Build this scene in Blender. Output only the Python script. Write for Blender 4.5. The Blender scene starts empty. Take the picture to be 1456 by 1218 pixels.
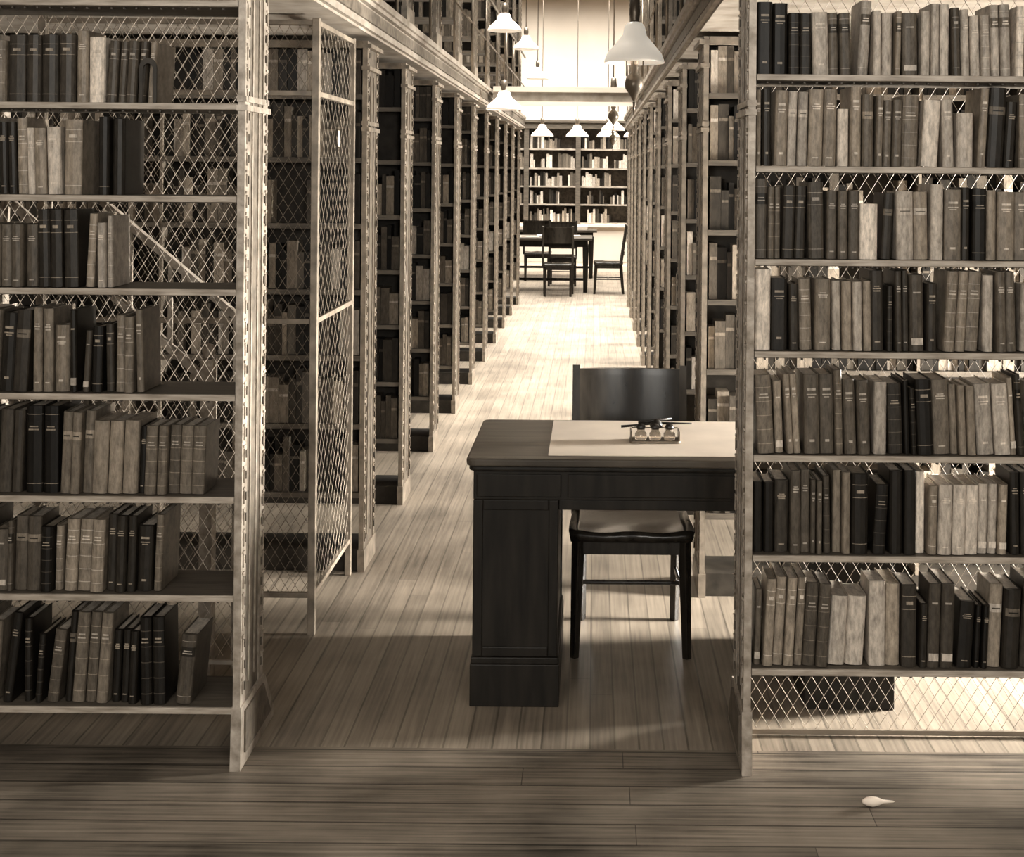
import bpy, math, random
from mathutils import Vector, Matrix
R = random.Random(7)
scene = bpy.context.scene
scene.view_settings.view_transform = 'Standard'
scene.view_settings.look = 'None'

def sep(g, k=1.0):
    return (min(1, g*1.03), g*(0.90 if g > .3 else 0.855), g*(0.76 if g > .3 else 0.665), 1)

# ------------------------------------------------------------------ materials
def mat(name, g, rough=0.6, metal=0.0, nscale=8, namt=0.25, bump=0.0, stretch=(1,1,1), emis=0.0, trans=0.0, spec=0.4):
    m = bpy.data.materials.new(name); m.use_nodes = True
    nt = m.node_tree; n = nt.nodes; l = nt.links
    b = n['Principled BSDF']
    tc = n.new('ShaderNodeTexCoord'); mp = n.new('ShaderNodeMapping'); mp.inputs['Scale'].default_value = stretch
    no = n.new('ShaderNodeTexNoise'); no.inputs['Scale'].default_value = nscale; no.inputs['Detail'].default_value = 5
    mx = n.new('ShaderNodeMix'); mx.data_type = 'RGBA'
    l.new(tc.outputs['Object'], mp.inputs['Vector']); l.new(mp.outputs['Vector'], no.inputs['Vector'])
    mr = n.new('ShaderNodeMapRange'); mr.inputs['From Min'].default_value = .3; mr.inputs['From Max'].default_value = .7
    l.new(no.outputs['Fac'], mr.inputs['Value']); l.new(mr.outputs['Result'], mx.inputs['Factor'])
    mx.inputs['A'].default_value = sep(g*(1-namt)); mx.inputs['B'].default_value = sep(min(.95, g*(1+namt)))
    l.new(mx.outputs['Result'], b.inputs['Base Color'])
    b.inputs['Roughness'].default_value = rough; b.inputs['Metallic'].default_value = metal
    b.inputs['Specular IOR Level'].default_value = spec
    if trans: b.inputs['Transmission Weight'].default_value = trans
    if emis:
        b.inputs['Emission Color'].default_value = (1, .94, .82, 1); b.inputs['Emission Strength'].default_value = emis
    if bump:
        bp = n.new('ShaderNodeBump'); bp.inputs['Strength'].default_value = bump; bp.inputs['Distance'].default_value = .01
        l.new(no.outputs['Fac'], bp.inputs['Height']); l.new(bp.outputs['Normal'], b.inputs['Normal'])
    return m

def book_mat(name):
    m = bpy.data.materials.new(name); m.use_nodes = True
    nt = m.node_tree; n = nt.nodes; l = nt.links; b = n['Principled BSDF']
    at = n.new('ShaderNodeAttribute'); at.attribute_name = 'Col'
    tc = n.new('ShaderNodeTexCoord'); mp = n.new('ShaderNodeMapping'); mp.inputs['Scale'].default_value = (60, 20, 18)
    no = n.new('ShaderNodeTexNoise'); no.inputs['Scale'].default_value = 1.5; no.inputs['Detail'].default_value = 8
    no.inputs['Roughness'].default_value = .7
    l.new(tc.outputs['Object'], mp.inputs['Vector']); l.new(mp.outputs['Vector'], no.inputs['Vector'])
    mr = n.new('ShaderNodeMapRange'); mr.inputs['From Min'].default_value = .3; mr.inputs['From Max'].default_value = .7
    mr.inputs['To Min'].default_value = .5; mr.inputs['To Max'].default_value = 1.5
    l.new(no.outputs['Fac'], mr.inputs['Value'])
    vm = n.new('ShaderNodeVectorMath'); vm.operation = 'SCALE'
    l.new(at.outputs['Color'], vm.inputs[0]); l.new(mr.outputs['Result'], vm.inputs['Scale'])
    l.new(vm.outputs['Vector'], b.inputs['Base Color'])
    b.inputs['Roughness'].default_value = .42; b.inputs['Specular IOR Level'].default_value = .22
    return m

def plank_mat(name, g, width, along, seam=.035, seamdark=.6, vary=.35, rough=.4, length=2.4, patch=.9, streak=.8):
    m = bpy.data.materials.new(name); m.use_nodes = True
    nt = m.node_tree; n = nt.nodes; l = nt.links; b = n['Principled BSDF']
    tc = n.new('ShaderNodeTexCoord'); sx = n.new('ShaderNodeSeparateXYZ'); l.new(tc.outputs['Object'], sx.inputs[0])
    a = sx.outputs['X'] if along == 'Y' else sx.outputs['Y']
    c = sx.outputs['Y'] if along == 'Y' else sx.outputs['X']
    def M(op, x, y=None):
        k = n.new('ShaderNodeMath'); k.operation = op
        for i, v in enumerate((x, y)):
            if v is None: continue
            if isinstance(v, (int, float)): k.inputs[i].default_value = v
            else: l.new(v, k.inputs[i])
        return k.outputs[0]
    d = M('DIVIDE', a, width); idx = M('FLOOR', d); fr = M('FRACT', d)
    wn = n.new('ShaderNodeTexWhiteNoise'); wn.noise_dimensions = '1D'; l.new(idx, wn.inputs['W'])
    off = M('MULTIPLY', wn.outputs['Value'], 7.3)
    cc = M('ADD', M('DIVIDE', c, length), off); cidx = M('FLOOR', cc); cf = M('FRACT', cc)
    wn2 = n.new('ShaderNodeTexWhiteNoise'); wn2.noise_dimensions = '2D'
    cb = n.new('ShaderNodeCombineXYZ'); l.new(idx, cb.inputs[0]); l.new(cidx, cb.inputs[1]); l.new(cb.outputs[0], wn2.inputs['Vector'])
    mp = n.new('ShaderNodeMapping'); mp.inputs['Scale'].default_value = (40, 1.2, 1) if along == 'Y' else (1.2, 40, 1)
    no = n.new('ShaderNodeTexNoise'); no.inputs['Scale'].default_value = 2; no.inputs['Detail'].default_value = 7
    l.new(tc.outputs['Object'], mp.inputs['Vector']); l.new(mp.outputs['Vector'], no.inputs['Vector'])
    no2 = n.new('ShaderNodeTexNoise'); no2.inputs['Scale'].default_value = 2.6; no2.inputs['Detail'].default_value = 6
    l.new(tc.outputs['Object'], no2.inputs['Vector'])
    v = M('ADD', M('MULTIPLY', wn2.outputs['Value'], vary), M('MULTIPLY', no.outputs['Fac'], streak))
    v = M('ADD', v, M('MULTIPLY', no2.outputs['Fac'], patch))
    v = M('ADD', v, 1.0-(streak+patch+vary)/2)
    v = M('MAXIMUM', v, .15)
    s1 = M('GREATER_THAN', fr, seam); s2 = M('GREATER_THAN', cf, .001)
    s = M('MULTIPLY', s1, s2); s = M('ADD', M('MULTIPLY', s, seamdark), 1-seamdark)
    v = M('MULTIPLY', v, s)
    vm = n.new('ShaderNodeVectorMath'); vm.operation = 'SCALE'; vm.inputs[0].default_value = sep(g)[:3]
    l.new(v, vm.inputs['Scale']); l.new(vm.outputs['Vector'], b.inputs['Base Color'])
    b.inputs['Roughness'].default_value = rough; b.inputs['Specular IOR Level'].default_value = .3
    bp = n.new('ShaderNodeBump'); bp.inputs['Strength'].default_value = .2; bp.inputs['Distance'].default_value = .003
    l.new(s, bp.inputs['Height']); l.new(bp.outputs['Normal'], b.inputs['Normal'])
    return m

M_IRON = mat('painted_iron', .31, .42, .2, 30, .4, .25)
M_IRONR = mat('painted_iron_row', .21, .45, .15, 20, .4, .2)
M_DARK = mat('dark_iron', .03, .5, .1, 20, .4, spec=.25)
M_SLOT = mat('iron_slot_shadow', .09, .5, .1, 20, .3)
M_PANEL = mat('iron_panel', .13, .5, .15, 25, .45, .3)
M_SHELF = mat('shelf_wood', .07, .5, 0, 6, .35, .1, (1, 12, 12))
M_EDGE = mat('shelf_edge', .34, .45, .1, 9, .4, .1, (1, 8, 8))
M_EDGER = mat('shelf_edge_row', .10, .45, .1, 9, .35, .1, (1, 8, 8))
M_BOOK = book_mat('book_cloth')
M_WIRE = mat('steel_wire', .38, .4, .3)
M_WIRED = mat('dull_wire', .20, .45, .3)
M_MAHOG = mat('mahogany', .012, .45, 0, 5, .5, .05, (6, 6, .8), spec=.18)
M_MAHOG_T = mat('desk_top_wood', .06, .38, 0, 4, .5, .05, (1, 10, 1), spec=.3)
M_CHAIR = mat('chair_wood', .018, .22, 0, 6, .45, .03, (6, 6, 1), spec=.35)
M_BLOT = mat('blotting_paper', .66, .8, 0, 5, .10)
M_WHITE = mat('white_paint', .72, .7, 0, 2, .06)
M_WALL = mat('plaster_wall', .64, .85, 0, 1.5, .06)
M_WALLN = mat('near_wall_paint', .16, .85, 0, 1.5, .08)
M_CEIL = mat('plaster_ceiling', .40, .9, 0, 1.5, .05)
M_OPAL = mat('opal_glass', .80, .3, 0, 3, .04, emis=.35)
M_BRASS = mat('brass', .16, .35, .6, 10, .3)
M_GLASS = mat('inkwell_glass', .8, .05, 0, 3, .02, trans=.8)
M_INK = mat('ink_black', .01, .3)
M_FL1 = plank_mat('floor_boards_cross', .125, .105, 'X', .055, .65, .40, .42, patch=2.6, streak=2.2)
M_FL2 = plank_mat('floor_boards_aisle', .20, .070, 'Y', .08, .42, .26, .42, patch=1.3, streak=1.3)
M_DECK = mat('gallery_deck', .28, .5, .1, 10, .3, .1)
M_PANE = mat('window_pane', .8, .3, 0, 2, .02, emis=3.0)

# ------------------------------------------------------------------ mesh builder
class MB:
    def __init__(s): s.v = []; s.f = []; s.m = []; s.c = []; s.sm = []
    def add(s, vs, fs, m=0, c=None, sm=False):
        o = len(s.v); s.v += [tuple(p) for p in vs]
        for f in fs:
            s.f.append([o+i for i in f]); s.m.append(m); s.c.append(c); s.sm.append(sm)
    def box(s, x0, x1, y0, y1, z0, z1, m=0, c=None):
        s.add([(x0,y0,z0),(x1,y0,z0),(x1,y1,z0),(x0,y1,z0),(x0,y0,z1),(x1,y0,z1),(x1,y1,z1),(x0,y1,z1)],
              [(0,3,2,1),(4,5,6,7),(0,1,5,4),(1,2,6,5),(2,3,7,6),(3,0,4,7)], m, c)
    def prism(s, poly, axis, a, b, m=0, c=None):
        n = len(poly)
        def P(u, w, t):
            return (t,u,w) if axis == 'x' else ((u,t,w) if axis == 'y' else (u,w,t))
        vs = [P(u,w,a) for u,w in poly]+[P(u,w,b) for u,w in poly]
        fs = [tuple(range(n))[::-1], tuple(range(n,2*n))]+[(i,(i+1)%n,n+(i+1)%n,n+i) for i in range(n)]
        s.add(vs, fs, m, c)
    def tube(s, p0, p1, r0, r1=None, n=6, m=0, cap=True):
        r1 = r0 if r1 is None else r1
        p0 = Vector(p0); p1 = Vector(p1); d = (p1-p0).normalized()
        a = d.orthogonal().normalized(); b = d.cross(a)
        vs = []
        for p, r in ((p0,r0),(p1,r1)):
            for i in range(n):
                t = 2*math.pi*(i+.5)/n; vs.append(p+a*math.cos(t)*r+b*math.sin(t)*r)
        fs = [(i,(i+1)%n,n+(i+1)%n,n+i) for i in range(n)]
        if cap: fs += [tuple(range(n))[::-1], tuple(range(n,2*n))]
        s.add(vs, fs, m, None, n > 6)
    def lathe(s, prof, cx, cy, n=24, m=0):
        vs = []; 
        for r, z in prof:
            for i in range(n):
                t = 2*math.pi*i/n; vs.append((cx+r*math.cos(t), cy+r*math.sin(t), z))
        fs = []
        for k in range(len(prof)-1):
            for i in range(n):
                j = (i+1)%n; fs.append((k*n+i,k*n+j,(k+1)*n+j,(k+1)*n+i))
        s.add(vs, fs, m, None, True)
    def mesh(s, name, mats):
        me = bpy.data.meshes.new(name); me.from_pydata(s.v, [], s.f)
        for mm in mats: me.materials.append(mm)
        me.polygons.foreach_set('material_index', s.m)
        me.polygons.foreach_set('use_smooth', s.sm)
        if any(c is not None for c in s.c):
            ca = me.color_attributes.new('Col', 'FLOAT_COLOR', 'CORNER')
            buf = []
            for f, c in zip(s.f, s.c):
                buf += list(c or (.3,.3,.3,1))*len(f)
            ca.data.foreach_set('color', buf)
        me.update(); return me
    def obj(s, name, mats, parent=None, bevel=0, loc=None):
        return put(s.mesh(name, mats), name, parent, bevel, loc)
def put(me, name, parent=None, bevel=0, loc=None, rot=0, scale=None):
    o = bpy.data.objects.new(name, me); scene.collection.objects.link(o)
    if loc: o.location = loc
    if rot: o.rotation_euler = (0,0,rot)
    if scale: o.scale = scale
    if parent: o.parent = parent
    if bevel:
        b = o.modifiers.new('bevel','BEVEL'); b.width = bevel; b.segments = 2; b.limit_method = 'ANGLE'
    return o
def empty(name, loc=(0,0,0), rot=0):
    e = bpy.data.objects.new(name, None); scene.collection.objects.link(e); e.location = loc
    e.rotation_euler = (0,0,rot); e.empty_display_size = .1
    return e

def wire(mb, u0, u1, v0, v1, mp, r=.0012, pu=.036, pv=.058, m=0):
    k = pv/pu
    for sg in (1,-1):
        cs = [v - sg*k*u for u in (u0,u1) for v in (v0,v1)]
        c = math.floor(min(cs)/pv)*pv
        while c < max(cs):
            ua, ub = sorted(((v0-c)/(sg*k), (v1-c)/(sg*k)))
            a = max(u0, ua); b = min(u1, ub)
            if b-a > .004:
                mb.tube(mp(a, sg*k*a+c, sg*r), mp(b, sg*k*b+c, sg*r), r, n=4, m=m, cap=False)
            c += pv

# ------------------------------------------------------------------ books
def book(mb, x, w, h, d, y, z, g, ang, bands=()):
    ca, sa = math.cos(ang), math.sin(ang)
    def T(lx, ly, lz):
        if ang >= 0: dx = lx-w; bx = x+w
        else: dx = lx; bx = x
        return (bx+dx*ca+lz*sa, y+ly, z-dx*sa+lz*ca)
    c = sep(g)
    def pr(poly, z0, z1, col):
        n = len(poly)
        vs = [T(u,v,z0) for u,v in poly]+[T(u,v,z1) for u,v in poly]
        fs = [tuple(range(n))[::-1], tuple(range(n,2*n))]+[(i,(i+1)%n,n+(i+1)%n,n+i) for i in range(n)]
        mb.add(vs, fs, 0, col)
    cv = R.choice((.007,.010,.013))
    arc = [(0,cv),(.06*w,.5*cv),(.2*w,.16*cv),(.5*w,0),(.8*w,.16*cv),(.94*w,.5*cv),(w,cv)]
    pr(arc+[(w,cv+.004),(0,cv+.004)], 0, h, c)
    t = .0025
    pr([(0,cv+.002),(t,cv+.002),(t,d),(0,d)], 0, h, c)
    pr([(w-t,cv+.002),(w,cv+.002),(w,d),(w-t,d)], 0, h, c)
    pg = sep(min(.6, .22+R.random()*.3))
    pr([(t,cv+.0035),(w-t,cv+.0035),(w-t,d-.004),(t,d-.004)], .003, h-.004, pg)
    for bd in bands:
        z0, z1, gb = bd[:3]
        if len(bd) == 4:
            i0 = w*.5-bd[3]*w*.5; i1 = w*.5+bd[3]*w*.5
            pr([(i0,.02*cv-.0012),(i1,.02*cv-.0012),(i1,cv),(i0,cv)], z0*h, z1*h, sep(gb))
        else:
            a2 = [(u*.98+.01*w, v-.0009) for u,v in arc]
            pr(a2+[(w*.99,cv+.002),(w*.01,cv+.002)], z0*h, z1*h, sep(gb))

def mkbands(g, style):
    if style == 0: return []
    lt = min(.62, g*1.3+.24)
    if style == 1:
        return [(.74,.755,lt,.5),(.77,.785,lt,.6),(.80,.812,lt,.4),(.10,.115,lt,.4)]
    if style == 2:
        return [(.68,.82,max(.008,g*.3)),(.72,.735,lt,.6),(.755,.77,lt,.5),(.1,.106,lt),(.9,.906,lt)]
    if style == 3:
        gb = min(.5, g*1.6+.08); return [(.66,.76,gb),(.70,.715,max(.01,g*.3),.6)]
    if style == 4:
        return [(q,q+.009,min(.5, g*1.6+.05)) for q in (.12,.3,.48,.66,.84)]+[(.71,.725,lt,.6),(.75,.765,lt,.5)]
    if style == 5:
        return [(.86,.866,lt),(.70,.706,lt),(.76,.80,lt,.45),(.12,.126,lt)]
    if style == 6:
        return [(.80,.83,lt,.55),(.74,.755,lt,.6),(.71,.722,lt,.4),(.15,.18,lt,.3)]
    if style == 7:
        return [(.08,.17,min(.6,g*1.2+.35),.8),(.76,.78,lt,.5)]

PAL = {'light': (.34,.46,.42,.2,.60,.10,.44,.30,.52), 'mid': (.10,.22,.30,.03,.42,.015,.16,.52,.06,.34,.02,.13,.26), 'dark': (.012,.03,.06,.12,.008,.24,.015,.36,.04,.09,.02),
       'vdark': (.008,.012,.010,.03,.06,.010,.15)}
def fill_row(mb, x0, x1, z, y, hmin, hmax, pal, maxh, specials=(), lean=0.0, segs=()):
    x = x0; prev = None; sp = sorted(specials); ang = 0
    while x < x1-.015:
        p = pal
        for (a, b, q) in segs:
            if a <= x < b: p = q
        if sp and x >= sp[0][0]-.01:
            _, w, h, g = sp.pop(0); na = 0; bands = []; prev = None
        elif prev and R.random() < .33:
            w, h, g, st = prev; na = ang; bands = mkbands(g, st); w *= R.uniform(.85,1.15); g *= R.uniform(.7,1.3)
        else:
            w = R.choice((R.uniform(.014,.024), R.uniform(.022,.034), R.uniform(.034,.048))); h = R.uniform(hmin-.022, hmax+.008)
            g = R.choice(PAL[p])*R.uniform(.7,1.25); st = R.choice((0,1,1,2,3,4,4,5,5,6,6,7))
            prev = (w,h,g,st); bands = mkbands(g, st)
            if R.random() < .45: na = ang
            else:
                na = lean*R.uniform(.4,1.5) if R.random() < .8 else 0
                na = na if abs(na) > .01 else R.choice((0,0,.02,-.02,.05,0,-.03))
        h = min(h, maxh)
        if na != ang:
            x += abs(math.tan(abs(na-ang)))*h
            ang = na
        if x + w/math.cos(ang) + h*max(0, math.sin(ang)) > x1: break
        book(mb, x, w, h*R.uniform(.985,1.0), R.uniform(.12,.165), y+R.uniform(0,.024), z+.0006, g, ang, bands)
        x += w/math.cos(ang)+R.uniform(.0006,.003)

# ------------------------------------------------------------------ room shell
fl = MB()
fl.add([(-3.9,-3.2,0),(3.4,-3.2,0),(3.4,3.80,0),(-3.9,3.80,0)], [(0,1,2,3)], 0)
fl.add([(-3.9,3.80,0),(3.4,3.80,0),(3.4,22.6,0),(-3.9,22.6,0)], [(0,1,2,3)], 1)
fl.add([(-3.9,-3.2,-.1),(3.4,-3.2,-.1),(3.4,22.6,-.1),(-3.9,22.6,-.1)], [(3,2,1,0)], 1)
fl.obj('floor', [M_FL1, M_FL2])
c = MB(); c.box(-3.9,3.4,-3.2,22.6,5.0,5.1); c.obj('ceiling', [M_CEIL])
w = MB(); w.box(-4.0,-3.9,-3.2,22.6,0,5.0); w.obj('wall_left', [M_WALLN])
w = MB(); w.box(3.4,3.5,-3.2,22.6,0,5.0); w.obj('wall_right', [M_WALLN])
w = MB(); w.box(-3.9,3.4,22.6,22.7,0,5.0); w.obj('wall_far', [M_WALL])
w = MB(); w.box(-3.9,3.4,-3.3,-3.2,0,5.0); w.obj('wall_near', [M_WALLN])

def area(name, loc, direction, sx, sy, P, col=(1,.955,.875), spread=math.pi):
    d = bpy.data.lights.new(name, 'AREA'); d.shape = 'RECTANGLE'; d.size = sx; d.size_y = sy; d.energy = P; d.color = col; d.spread = spread
    o = bpy.data.objects.new(name, d); scene.collection.objects.link(o); o.location = loc
    o.rotation_euler = Vector(direction).to_track_quat('-Z','Y').to_euler()
    return o

def window(n, side, y, z0=.45, z1=2.0, w=.62):
    mb = MB()
    if side == 'right': xa, xb, xp = 3.34, 3.395, 3.385
    else: xa, xb, xp = -3.895, -3.84, -3.885
    t = .05
    mb.box(xa,xb,y-w/2-t,y-w/2,z0-t,z1+t); mb.box(xa,xb,y+w/2,y+w/2+t,z0-t,z1+t)
    mb.box(xa,xb,y-w/2,y+w/2,z0-t,z0); mb.box(xa,xb,y-w/2,y+w/2,z1,z1+t)
    mb.box(xa,xb,y-w/2,y+w/2,(z0+z1)/2-.02,(z0+z1)/2+.02); mb.box(xa,xb,y-.015,y+.015,z0,z1)
    mb.box(min(xp,xb),max(xp,xb),y-w/2,y+w/2,z0,z1,1)
    mb.obj('window_%d' % n, [M_WHITE, M_PANE])

# ------------------------------------------------------------------ end standards
def end_standard(mb, xo, inward, y0, y1, z1, detail=True, foot=True, m=0, md=1, mp=2):
    t = .02*inward
    xs = sorted((xo, xo+t)); ot = sorted((xo, xo-.004*inward))
    zb = .17 if foot else .09
    sw = .05 if detail else .04
    mb.box(xs[0],xs[1],y0,y0+sw,zb,z1,m)
    mb.box(xs[0],xs[1],y1-sw,y1,zb,z1,m)
    xi = sorted((xo+.004*inward, xo+.014*inward))
    mb.box(xi[0],xi[1],y0+sw,y1-sw,zb,z1,mp)
    if foot:
        mb.prism([(y0-.012,0),(y1+.12,0),(y1+.12,.03),(y1+.01,zb),(y0-.0,zb)], 'x', xs[0]-.004, xs[1]+.004, m)
        q = sorted((xo-.004*inward, xo-.009*inward))
        mb.prism([(y0+.03,.035),(y1+.07,.035),(y1-.02,zb-.02),(y0+.03,zb-.02)], 'x', q[0], q[1], mp)
    else:
        mb.box(xs[0]-.004,xs[1]+.004,y0-.006,y1+.006,0,zb,m)
    z = zb+.03; pitch = .058
    while z < z1-.05:
        for k, yc in enumerate((y0+.018, y1-.018)):
            mb.box(ot[0],ot[1],yc-.003,yc+.003,z,z+.036,m)
            mb.box(ot[0],ot[1],yc-.009,yc+.009,z+.039,z+.046,m)
            a = yc+.012 if k == 0 else yc-.018
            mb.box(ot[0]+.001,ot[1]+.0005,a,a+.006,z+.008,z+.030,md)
        z += pitch
    for zz, e in ((1.80,.008),(1.825,.004),(z1-.12,.012),(z1-.03,.018)):
        if zz < z1:
            mb.box(xs[0]-e*(inward>0)-.002*(inward<0),xs[1]+e*(inward<0)+.002*(inward>0),y0-e,y1+e,zz,zz+.016,m)
    yc = (y0+y1)/2; hw = (y1-y0)/2-sw
    o1 = sorted((xo+.004*inward, xo+.0005*inward))
    for q in (yc-hw*.45, yc+hw*.45):
        mb.box(o1[0],o1[1],q-.005,q+.005,zb+.04,z1-.14,m)

def front_case(name, xa, xb, inner, zs, top):
    e = empty(name)
    mb = MB()
    y0, y1 = 3.65, 3.90
    end_standard(mb, inner, 1 if inner == xa else -1, y0, y1, top)
    other = xb if inner == xa else xa
    end_standard(mb, other, -1 if inner == xa else 1, y0, y1, top)
    mb.obj('end_standards', [M_IRON, M_SLOT, M_PANEL], e)
    s = MB()
    for z in zs:
        s.box(xa+.022,xb-.022,y0+.012,y1-.01,z-.018,z,0)
        s.box(xa+.022,xb-.022,y0+.002,y0+.0115,z-.016,z+.001,1)
        x = xa+.05
        while x < xb-.05:
            s.box(x,x+.006,y0+.016,y0+.03,z-.024,z-.0182,0); x += .034
    s.obj('shelves', [M_SHELF, M_EDGE], e, .0015)
    return e

zL = [1.8185,1.565,1.310,1.022,.742,.473,.166]
zR = [1.912,1.661,1.406,1.154,.870,.596,.285]
eL = front_case('iron_bookcase', -2.30, -.955, -.955, zL+[2.1], 2.9)
eR = front_case('iron_bookcase', .42, 2.05, .42, zR+[2.17], 2.9)
g = MB()
wire(g, -2.27, -.985, .22, 2.85, lambda u,v,o: (u,3.905+o,v), r=.0010)
for z in (.2,2.86): g.box(-2.275,-.98,3.902,3.912,z-.006,z+.006)
g.obj('wire_mesh_back', [M_WIRE], eL)
g = MB()
wire(g, .45, 2.02, .02, .27, lambda u,v,o: (u,3.905+o,v), r=.0008)
for z in (.012,.27): g.box(.445,2.025,3.900,3.912,z-.007,z+.007)
wire(g, .45, 2.02, .30, 2.85, lambda u,v,o: (u,3.905+o,v), r=.0007)
g.obj('wire_mesh_back', [M_WIRED], eR)

def X(px): return (px-845)/521.
endpx = {0:220,1:172,2:157,3:205,4:300,5:250,6:290}
bl = MB()
pals = ['mid','mid','mid','mid','dark','dark','vdark']  # covers darken toward the bottom row, painting in the light's falloff
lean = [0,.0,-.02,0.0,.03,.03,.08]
for i, z in enumerate(zL):
    x1 = X(endpx[i])
    mh = (1.0 if i == 0 else zL[i-1]-.018-z)-.012
    h0, h1 = [(.190,.195),(.20,.215),(.18,.22),(.19,.225),(.20,.235),(.19,.215),(.20,.25)][i]
    segs = [(-1.63,-1.45,'dark'),(-1.45,-1.0,'light')] if i == 0 else ([(-1.45,-1.3,'vdark')] if i == 3 else ([(-1.63,-1.38,'light')] if i == 1 else ([(-1.24,-1.0,'mid')] if i == 4 else [])))
    if i == 1:
        fill_row(bl, -2.27, -1.372, z+.001, 3.668, h0, h1, pals[i], mh, (), lean[i], segs)
        book(bl, -1.366, .030, .215, .16, 3.675, z+.0016, .014, 0, [(.1,.106,.2)]); book(bl, -1.333, .034, .21, .165, 3.69, z+.0016, .02, 0, [])
        continue
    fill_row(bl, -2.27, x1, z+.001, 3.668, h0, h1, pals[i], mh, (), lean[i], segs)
bl.obj('shelved_books', [M_BOOK])
br = MB()
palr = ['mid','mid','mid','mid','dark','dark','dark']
for i, z in enumerate(zR):
    mh = (1.0 if i == 0 else zR[i-1]-.018-z)-.012
    h0, h1 = [(.185,.20),(.20,.215),(.20,.215),(.20,.22),(.205,.225),(.205,.225),(.19,.24)][i]
    sp = {0:[(X(1225),.022,.18,.5),(X(1250),.03,.175,.42),(X(1300),.025,.18,.45)],1:[(X(1185),.03,.16,.6),(X(1365),.045,.15,.45)],2:[(X(1230),.048,.155,.66),(X(1316),.035,.21,.45)],3:[(X(1075),.044,.235,.62),(X(1395),.03,.21,.4)],
          4:[(X(1240),.035,.20,.32)],5:[(X(1304),.026,.225,.62)],6:[(X(1232),.045,.235,.42),(X(1255),.04,.225,.30)]}[i]
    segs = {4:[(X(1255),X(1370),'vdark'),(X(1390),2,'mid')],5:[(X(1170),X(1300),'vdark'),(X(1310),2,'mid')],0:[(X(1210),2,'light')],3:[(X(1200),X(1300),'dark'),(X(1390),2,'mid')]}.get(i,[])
    ln = [0,0,0,0,-.05,0,.05][i]
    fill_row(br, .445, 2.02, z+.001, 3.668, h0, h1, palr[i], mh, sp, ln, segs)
br.obj('shelved_books', [M_BOOK])

# arch bookend
a = MB()
xc, zc, yb = X(207), zL[0]+.0015, 3.664
pts = [(-.024,0),(-.024,.095)]+[(-.024*math.cos(t), .095+.028*math.sin(t)) for t in [math.pi*k/10 for k in range(1,10)]]+[(.024,.095),(.024,0)]
inn = [(-.014,0),(-.014,.09)]+[(-.014*math.cos(t), .09+.018*math.sin(t)) for t in [math.pi*k/10 for k in range(1,10)]]+[(.014,.09),(.014,0)]
for i in range(len(pts)-1):
    a.prism([(xc+p[0],zc+p[1]) for p in (pts[i],pts[i+1],inn[i+1],inn[i])],'y',yb-.006,yb)
a.obj('metal_bookend', [M_DARK])

# ------------------------------------------------------------------ cage
cg = empty('wire_cage')
g = MB()
def postbox(x,y,s,z1): g.box(x-s,x+s,y-s,y+s,0,z1,0)
postbox(-.985,4.72,.013,2.175); postbox(-.985,5.42,.012,2.175); postbox(-1.95,4.72,.014,2.175)
for z in (.14,1.105,1.91,2.16):
    g.box(-1.936,-.999,4.710,4.730,z-.009,z+.009,0)
    g.box(-.994,-.976,4.734,5.408,z-.009,z+.009,0)
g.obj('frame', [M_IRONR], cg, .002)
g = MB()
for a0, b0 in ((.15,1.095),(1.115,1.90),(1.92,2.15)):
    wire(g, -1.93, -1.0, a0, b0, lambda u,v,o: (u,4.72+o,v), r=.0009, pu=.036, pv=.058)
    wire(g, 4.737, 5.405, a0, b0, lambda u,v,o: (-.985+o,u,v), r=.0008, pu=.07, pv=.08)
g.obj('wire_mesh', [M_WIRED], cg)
t = MB(); t.box(-.974,-.972,5.07,5.10,1.73,1.79); t.obj('label_card', [M_BLOT], cg)

# stair railing seen through the left case
sr = empty('stair_railing')
g = MB()
def bar(x0,z0,x1,z1,hw,y0,y1):
    g.prism([(x0,z0-hw),(x1,z1-hw),(x1,z1+hw),(x0,z0+hw)],'y',y0,y1)
bar(-1.9,1.55,-1.244,.961,.015,4.285,4.315)
bar(-1.9,1.80,-1.13,1.154,.014,4.285,4.315)
g.box(-1.255,-1.215,4.275,4.325,0,1.03); g.lathe([(0,1.03),(.018,1.035),(.022,1.055),(.014,1.075),(0,1.08)],-1.235,4.30,12)
g.box(-1.15,-1.11,4.275,4.325,0,1.18)
g.box(-1.93,-1.89,4.275,4.325,0,1.9)
for k in range(4):
    x = -1.36-.13*k; g.box(x-.006,x+.006,4.292,4.308,.961+(-1.244-x)*.898,1.154+(-1.13-x)*.839)
g.obj('rails', [M_IRON], sr)

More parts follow.
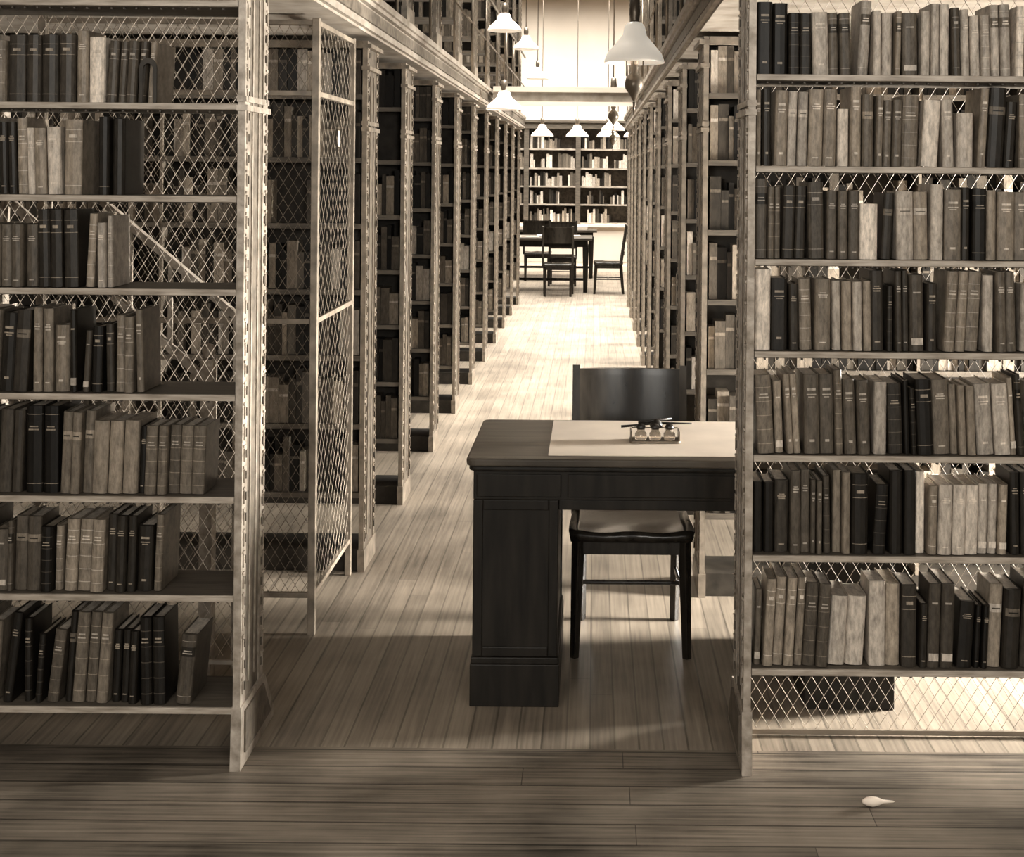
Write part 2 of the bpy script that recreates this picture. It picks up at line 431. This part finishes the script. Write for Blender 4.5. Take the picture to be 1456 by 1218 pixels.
# ------------------------------------------------------------------ stacks in rows
W = 2.55; D = .27; H = 2.17
ZS = [.32,.60,.88,1.15,1.42,1.69,1.95]
def stack_meshes(sgn, seed):
    R.seed(seed)
    f = MB()
    end_standard(f, 0, sgn, 0, D, H, False, False, 0, 1, 4)
    xs = lambda a,b: sorted((a*sgn,b*sgn))
    for k in (1,2,3):
        a,b = xs(W*k/3-.012, W*k/3+.0)
        f.box(a,b,.012,D-.012,.09,H,0)
    a,b = xs(.022,W-.012)
    f.box(a,b,.015,D-.015,.0,.088,1)
    for z in ZS:
        for k in range(3):
            a,b = xs((.022 if k==0 else W*k/3+.001), W*(k+1)/3-.013)
            f.box(a,b,.012,D-.012,z-.018,z,2)
            f.box(a,b,.004,.0118,z-.02,z+.001,3)
            f.box(a,b,D-.0118,D-.004,z-.02,z+.001,3)
    a,b = xs(.022,W-.013)
    f.box(a,b,D/2-.003,D/2+.003,ZS[0]+.001,H,1)  # dark sheet added mid-stack to stop light passing through
    f.box(a,b,.0,D,H-.03,H,0) 
    bk = MB()
    for side in (0,1):
        for z in ZS:
            x = .03
            while x < W-.06:
                w_ = R.uniform(.018,.045); h_ = min(R.uniform(.15,.225), (H-.035-z) if z > 1.9 else .235)
                if R.random() < .03: x += R.uniform(.05,.2); continue
                if any(x < W*k/3+.004 and x+w_ > W*k/3-.016 for k in (1,2)): x = x+.01; continue
                gg = R.choice(PAL[R.choice(('mid','dark','dark'))])*.75
                a,b = xs(x,x+w_)
                ya,yb_ = (.02+R.uniform(0,.012), .128) if side == 0 else (D-.128, D-.02-R.uniform(0,.012))
                bk.box(a,b,ya,yb_,z+.002,z+h_,0,sep(gg))
                if side == 0 and R.random() < .6:
                    bk.box(a+.001,b-.001,ya-.001,ya+.003,z+h_*.7,z+h_*.76,0,sep(min(.45,gg*1.8+.06)))
                x += w_+.0015
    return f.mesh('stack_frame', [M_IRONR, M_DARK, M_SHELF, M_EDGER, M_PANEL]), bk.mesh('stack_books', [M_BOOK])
variants = {(-1): [stack_meshes(-1, 11), stack_meshes(-1, 12)], 1: [stack_meshes(1, 21), stack_meshes(1, 22)]}
yL = [5.46, 6.56]+[7.80+1.24*k for k in range(8)]
yRr = [5.17, 6.40]+[7.64+1.24*k for k in range(8)]
def add_stack(sgn, x, y, z, v):
    e = empty('library_stack', (x, y, z))
    fm, bm = variants[sgn][v % 2]
    put(fm, 'frame', e); put(bm, 'books', e)
for i, y in enumerate(yL):
    add_stack(-1, -.93, y, 0, i)
    add_stack(-1, -.93, y, 2.36, i+1)
for i, y in enumerate(yRr):
    add_stack(1, .42, y, 0, i)
    add_stack(1, .42, y, 2.36, i+1)

# gallery decks with cornice
def deck(name, xa, xb, edge, ya, yb):
    m = MB(); s = -1 if edge == xb else 1
    m.box(xa,xb,ya,yb,2.19,2.345,0)
    def strip(e0, e1, z0, z1, k=0):
        a,b = sorted((edge - s*e0, edge - s*e1)); m.box(a,b,ya,yb,z0,z1,k)
    strip(0,.018,2.20,2.222); strip(0,.010,2.238,2.285,1); strip(0,.022,2.298,2.315); strip(0,.034,2.316,2.345)
    m.obj(name, [M_DECK, M_PANEL])
deck('gallery_deck', -3.82, -.915, -.915, 3.95, 17.2)
deck('gallery_deck', .405, 3.32, .405, 3.95, 17.2)
m = MB(); m.box(-.86,.35,11.30,11.75,2.23,2.34,0); m.box(-.86,.35,11.285,11.30,2.315,2.36,1); m.box(-.86,.35,11.288,11.30,2.20,2.235,1)
m.obj('gallery_bridge', [M_DECK, M_WHITE])
def rail(x, ya, yb):
    m = MB()
    m.tube((x,ya,3.10),(x,yb,3.10),.012,n=8); m.tube((x,ya,2.72),(x,yb,2.72),.007,n=8)
    y = ya+.02
    while y < yb: m.tube((x,y,2.347),(x,y,3.10),.009,n=8); y += 1.24
    m.obj('gallery_handrail', [M_BRASS])
rail(-.897, 6.0, 17.1); rail(.387, 6.0, 17.1)

t = MB(); t.prism([(-.925,1.22),(-.91,1.10),(-.90,1.0),(-.915,1.02)],'y',6.52,6.523); t.obj('paper_tag', [M_BLOT])

# ------------------------------------------------------------------ desk
dk = empty('writing_desk')
m = MB()
x0, x1, y0, y1 = -.385, .95, 4.08, 4.74
def rr(x0,x1,y0,y1,r):
    pts = []
    for cx,cy,a0 in ((x1-r,y1-r,0),(x0+r,y1-r,90),(x0+r,y0+r,180),(x1-r,y0+r,270)):
        for k in range(5):
            t = math.radians(a0+k*22.5); pts.append((cx+r*math.cos(t), cy+r*math.sin(t)))
    return pts
m.prism(rr(x0,x1,y0,y1,.03),'z',.738,.762,1)
m.prism(rr(x0+.008,x1-.008,y0+.008,y1-.008,.025),'z',.722,.7375,0)
m.obj('top', [M_MAHOG, M_MAHOG_T], dk, .006)
m = MB()
a0, a1, b0, b1 = x0+.022, x1-.022, y0+.025, y1-.025
m.box(a0,a1,b0,b1,.632,.7215)
m.box(a0+.01,a0+.27,b0-.006,b0,.642,.712); m.box(a0+.29,a1-.29,b0-.006,b0,.642,.712); m.box(a1-.27,a1-.01,b0-.006,b0,.642,.712)
m.box(a0+.262,a1-.262,b0+.01,b1-.01,.60,.6315)
for p0, p1 in ((a0,a0+.262),(a1-.262,a1)):
    m.box(p0+.006,p1-.006,b0+.006,b1-.006,.03,.6315)
    for q0,q1 in ((p0,p0+.03),(p1-.03,p1)):
        m.box(q0,q1,b0+.001,b0+.02,.15,.6315); m.box(q0,q1,b1-.02,b1,.15,.6315)
    m.box(p0+.03,p1-.03,b0+.001,b0+.02,.60,.6315); m.box(p0+.03,p1-.03,b0+.001,b0+.02,.15,.18)
    m.box(p0-.006,p1+.006,b0-.010,b1+.010,.0,.13); m.box(p0-.003,p1+.003,b0-.006,b1+.006,.13,.15)
m.obj('pedestals', [M_MAHOG], dk, .004)
b = MB(); b.prism(rr(-.135,.70,4.135,4.715,.004),'z',.7625,.7645); b.obj('desk_blotter', [M_BLOT])
ik = empty('inkstand', (.205,4.36,.765)); ik.scale = (1.1,1.1,1.25)
m = MB(); m.prism(rr(-.075,.075,-.035,.035,.01),'z',0,.006)
for xx in (-.071,.071): m.box(xx-.002,xx+.002,-.03,.03,.006,.030)
m.box(-.069,.069,.020,.023,.030,.033)
m.obj('tray', [M_BRASS], ik, .0008)
m = MB()
for cx in (-.042,.0,.042):
    m.lathe([(0,.0065),(.016,.0065),(.018,.012),(.017,.024),(.011,.029),(.011,.034),(0,.034)],cx,-.014,14)
m.obj('glass_inkwells', [M_GLASS], ik)
m = MB()
for cx in (-.042,.0,.042): m.lathe([(0,.0345),(.012,.0345),(.014,.040),(.009,.047),(0,.049)],cx,-.014,14)
m.lathe([(0,.0345),(.018,.036),(.020,.044),(.010,.056),(0,.058)],.004,.006,14)
m.tube((-.10,.01,.036),(.01,.016,.044),.0035,.002,8); m.tube((.0,.02,.044),(.11,.006,.046),.004,.002,8); m.tube((-.05,-.01,.050),(.05,.012,.058),.003,n=8); m.tube((-.06,.02,.036),(.02,.022,.054),.003,n=8)
m.obj('pens_and_ink', [M_INK], ik)

# ------------------------------------------------------------------ chair (faces -Y)
def chair_parts():
    out = []
    s = MB(); nx, ny = 12, 10; wd, dp = .215, .20
    top = []; 
    for j in range(ny+1):
        for i in range(nx+1):
            u = i/nx*2-1; v = j/ny*2-1
            wx = wd*(1-.06*(v+1)/2)*(1-.04*max(0,abs(v)-.7)); 
            x = u*wx; y = v*dp*(1-.05*u*u*(1 if v<0 else 0))
            z = .425-.014*(1-u*u)*(1-v*v)+.004*math.cos(u*math.pi*2)*(v<-.2)
            top.append((x,y,z))
    bot = [(x*.97,y*.97,.392) for x,y,z in top]
    idx = lambda i,j: j*(nx+1)+i; o = len(top)
    fs = []
    for j in range(ny):
        for i in range(nx):
            fs.append((idx(i,j),idx(i+1,j),idx(i+1,j+1),idx(i,j+1)))
            fs.append(tuple(o+k for k in (idx(i,j+1),idx(i+1,j+1),idx(i+1,j),idx(i,j))))
    for i in range(nx):
        fs.append((idx(i,0),o+idx(i,0),o+idx(i+1,0),idx(i+1,0))); fs.append((idx(i+1,ny),o+idx(i+1,ny),o+idx(i,ny),idx(i,ny)))
    for j in range(ny):
        fs.append((idx(0,j+1),o+idx(0,j+1),o+idx(0,j),idx(0,j))); fs.append((idx(nx,j),o+idx(nx,j),o+idx(nx,j+1),idx(nx,j+1)))
    s.add(top+bot, fs, 0, None, True)
    out.append(('seat', s.mesh('chair_seat',[M_CHAIR]), 0))
    l = MB()
    def leg(p0,p1,r0,r1): l.tube(p0,p1,r0*1.25,r1*1.25,4)
    for sx in (-1,1):
        leg((sx*.180,-.165,.391),(sx*.190,-.185,0),.019,.013)
        leg((sx*.175,.170,.391),(sx*.170,.205,0),.018,.014)
        l.tube((sx*.184,-.175,.20),(sx*.172,.185,.20),.010,n=6)
        l.box(sx*.183-.01,sx*.183+.01,-.15,.155,.345,.391)
    l.box(-.17,.17,-.172,-.155,.345,.391); l.box(-.165,.165,.155,.172,.345,.391)
    l.tube((-.180,0,.20),(.180,0,.20),.009,n=6)
    out.append(('legs', l.mesh('chair_legs',[M_CHAIR]), .003))
    b = MB()
    for sx in (-1,1):
        pr = [(.155,.40),(.19,.40),(.255,.925),(.232,.93)]
        a_,b_ = sorted((sx*.183,sx*.210)); b.prism(pr,'x',a_,b_)
    n = 16
    def curve(z0,z1,yc0,yc1,th):
        vs=[]; fr=[]
        for i in range(n+1):
            u = i/n*2-1; x = u*.184; dy = .028*(1-u*u)
            vs += [(x,yc0+dy,z0),(x,yc0+dy+th,z0),(x,yc1+dy,z1),(x,yc1+dy+th,z1)]
        fs=[]
        for i in range(n):
            q=i*4; fs += [(q+2,q+6,q+7,q+3),(q,q+1,q+5,q+4)]; fr += [(q,q+4,q+6,q+2),(q+1,q+3,q+7,q+5)]
        fs += [(0,2,3,1),(n*4,n*4+1,n*4+3,n*4+2)]
        b.add(vs,fs,0,None,False)
        b.add(vs,fr,0,None,True)
    curve(.70,.892,.205,.228,.014); curve(.892,.915,.225,.228,.022); curve(.52,.56,.182,.187,.016)
    out.append(('back', b.mesh('chair_back',[M_CHAIR]), 0))
    return out
CH = chair_parts()
def chair(name, loc, rot=0, s=1):
    e = empty(name, loc, rot); e.scale = (s,s,s)
    for nme, me, bv in CH: put(me, nme, e, bv)
chair('desk_chair', (.137,4.70,0), 0)

# ------------------------------------------------------------------ lamps
def lamp(x, y, z, r, top=4.998, body=True, name='hanging_lamp', zs=1.0):
    e = empty(name, (x,y,0)); k = r/.187; kz = k*zs
    m = MB()
    prof = [(.026,.195),(.045,.192),(.062,.175),(.075,.130),(.125,.085),(.168,.045),(.186,.010),(.187,0),(.183,-.001),(.181,.010),(.163,.040),(.120,.079),(.070,.124),(.056,.170),(.026,.19)]
    m.lathe([(a*k, z+b_*kz) for a,b_ in prof],0,0,28); m.obj('shade',[M_OPAL],e)
    m = MB()
    m.tube((0,0,z+.30*kz),(0,0,top),.005,n=8)
    m.lathe([(0,z+.31*kz),(.03*k,z+.30*kz),(.034*k,z+.24*kz),(.026*k,z+.19*kz)],0,0,14)
    if body:
        for t in range(3):
            an = t*2.094+.4; ca,sa = math.cos(an),math.sin(an)
            m.tube((ca*.03*k,sa*.03*k,z+.26*k),(ca*.06*k,sa*.06*k,z+.06*k),.004,n=6); m.tube((ca*.06*k,sa*.06*k,z+.06*k),(ca*.06*k,sa*.06*k,z-.08*k),.004,n=6)
        m.lathe([(0,z-.24*k),(.012*k,z-.23*k),(.02*k,z-.21*k),(.055*k,z-.16*k),(.06*k,z-.13*k),(.05*k,z-.09*k),(.02*k,z-.06*k),(.03*k,z-.03*k),(.022*k,z-.01*k)],0,0,16)
        m.tube((0,0,z-.24*k),(0,0,z-.32*k),.01*k,.004,8)
    m.lathe([(0,top),(.05,top),(.04,top-.03),(0,top-.035)],0,0,14)
    m.obj('fittings',[M_BRASS],e)
    if body:
        m = MB(); m.lathe([(.022*k,z-.009),(.028*k,z+.04*k),(.02*k,z+.10*k),(.018*k,z+.18*k)],0,0,14); m.obj('chimney',[M_GLASS],e)
lamp(.205,7.0,2.215,.158,zs=1.3)
lamp(.17,12.2,2.26,.15); lamp(-.72,10.6,2.13,.145,body=False)
lamp(-.66,9.7,2.66,.125,body=False); lamp(-.68,13.1,2.84,.13,body=False); lamp(-.68,15.8,2.74,.13,body=False)
lamp(.20,14.6,2.10,.13)
for x in (-1.3,-.78,-.26,.20,.6): lamp(x,19.9,2.17,.17,body=False)

# ------------------------------------------------------------------ far reading room
wb = empty('wall_bookcase')
m = MB(); R.seed(5); bk = MB()
m.box(-3.2,2.9,22.05,22.58,0,.10,1); m.box(-3.2,2.9,22.08,22.58,.10,.74,1); m.box(-3.22,2.92,22.02,22.58,.74,.78,1)
cols = [-.27+.86*k for k in range(-3,4)]
for cx in cols:
    m.box(cx-.04,cx+.04,22.20,22.56,.78,2.36,0)
    m.box(cx-.36,cx+.36+.10,22.075,22.08,.16,.68,1)
m.box(-3.0,2.5,22.18,22.56,2.36,2.46,0); m.box(-3.0,2.5,22.15,22.56,2.46,2.50,0)
m.box(-3.0,2.5,22.54,22.57,.78,2.36,2)
for a,b_ in zip(cols[:-1],cols[1:]):
    for z in (.79,1.10,1.40,1.70,2.02):
        m.box(a+.04,b_-.04,22.23,22.54,z-.015,z+.01,3)
        x = a+.06; lim = b_-.07
        if R.random() < .25: lim -= .25
        while x < lim:
            w_ = R.uniform(.02,.05); h_ = R.uniform(.12,.25)
            if R.random() < .06: x += .1; continue
            bk.box(x,x+w_,22.26+R.uniform(0,.02),22.45,z+.011,z+.011+h_,0,sep(R.choice(PAL[R.choice(('mid','light','dark'))]))); x += w_+.002
m.obj('carcass',[M_EDGER,M_WHITE,M_PANEL,M_EDGE],wb,0); bk.obj('books',[M_BOOK],wb)

def table(name, xa, xb, ya, yb):
    e = empty(name); m = MB()
    m.box(xa,xb,ya,yb,.71,.745,1); m.box(xa+.06,xb-.06,ya+.06,yb-.06,.62,.7095,0)
    for x in (xa+.09,xb-.09):
        for y in (ya+.09,yb-.09): m.tube((x,y,.62),(x,y,0),.045,.03,8,0)
    m.tube((xa+.09,(ya+yb)/2,.15),(xb-.09,(ya+yb)/2,.15),.02,n=8)
    m.obj('table_frame',[M_MAHOG,M_MAHOG_T],e,.004)
table('reading_table', -1.9, -.02, 18.15, 19.05)
table('reading_table', -2.1, .05, 20.6, 21.3)
p = MB()
for (x,y,w_,d_) in ((-1.05,18.35,.3,.22),(-.45,18.6,.26,.3),(-.8,18.75,.3,.2)): p.box(x,x+w_,y,y+d_,.7455,.752)
p.obj('papers_on_table',[M_BLOT])
p = MB()
for (x,y,w_,d_) in ((-1.2,20.75,.5,.3),(-.5,20.8,.4,.3)): p.box(x,x+w_,y,y+d_,.7455,.80)
p.obj('papers_on_table',[M_BLOT])
chair('reading_chair', (-.47,17.80,0), math.pi)
chair('reading_chair', (.20,18.2,0), -math.pi/2)
chair('reading_chair', (-.45,19.35,0), 0)
chair('reading_chair', (-.85,20.25,0), math.pi)

# small pale teardrop shape lying on the floor
m = MB()
vs = []
prof = [(0,0),(.006,.001),(.013,.012),(.016,.026),(.013,.04),(.006,.055),(.003,.08),(0,.085)]
n=12
for r,s_ in prof:
    for i in range(n):
        t=2*math.pi*i/n; vs.append((.71+s_, 3.47+r*.8*math.cos(t), .0135+r*.8*math.sin(t)))
fs=[(k*n+i,k*n+(i+1)%n,(k+1)*n+(i+1)%n,(k+1)*n+i) for k in range(len(prof)-1) for i in range(n)]
m.add(vs,fs,0,None,True)
m.obj('pale_teardrop',[M_WHITE])

# ------------------------------------------------------------------ lights / windows
k = 1
for i, y in enumerate([4.75]+[y+D+.48 for y in yRr[:-1]]):
    window(k,'right',y); k += 1
    if i == 0: area('window_light', (3.30,4.75,.90), (-1,0,-.18), .50, .75, 430, spread=math.radians(115))
    else: area('window_light', (3.30,y,1.40), (-1,0,-.28), .62, 1.2, 320, spread=math.radians(125))
for y in (6.25,8.6,11.1,13.6):
    window(k,'left',y); k += 1
    area('window_light', (-3.80,y,1.25), (1,0,-.1), .60, 1.3, 14)
area('skylight', (-.25,12.5,4.95), (0,0,-1), 1.2, 9.0, 620, spread=math.radians(80))
area('reading_room_skylight', (-.2,19.9,4.9), (0,0,-1), 4.5, 4.0, 820, spread=math.radians(130))
area('rear_fill_light', (-1.9,-3.0,2.6), (.15,1,-.10), 1.6, 1.6, 160)  # added fill from behind the camera; no window is built there
area('rear_fill_light', (1.9,-3.0,2.6), (-.1,1,-.10), 1.6, 1.6, 160)  # second added fill from the same unseen side
area('front_fill_light', (0,1.2,4.95), (0,0,-1), 4.5, 1.4, 120, spread=math.radians(55))  # added overhead fill for the foreground, not a real roof opening
wl = bpy.data.worlds.new('world'); scene.world = wl; wl.use_nodes = True
wl.node_tree.nodes['Background'].inputs[0].default_value = (.8,.75,.65,1); wl.node_tree.nodes['Background'].inputs[1].default_value = .3

# ------------------------------------------------------------------ camera
cd = bpy.data.cameras.new('camera'); co = bpy.data.objects.new('camera', cd); scene.collection.objects.link(co)
co.location = (0,0,1.64); co.rotation_euler = (math.radians(90), math.radians(-.5), 0)
cd.sensor_width = 36; cd.lens = 1900/1456*36; cd.shift_x = (728-845)/1456; cd.shift_y = -(609-245)/1456
cd.clip_start = .05
scene.camera = co
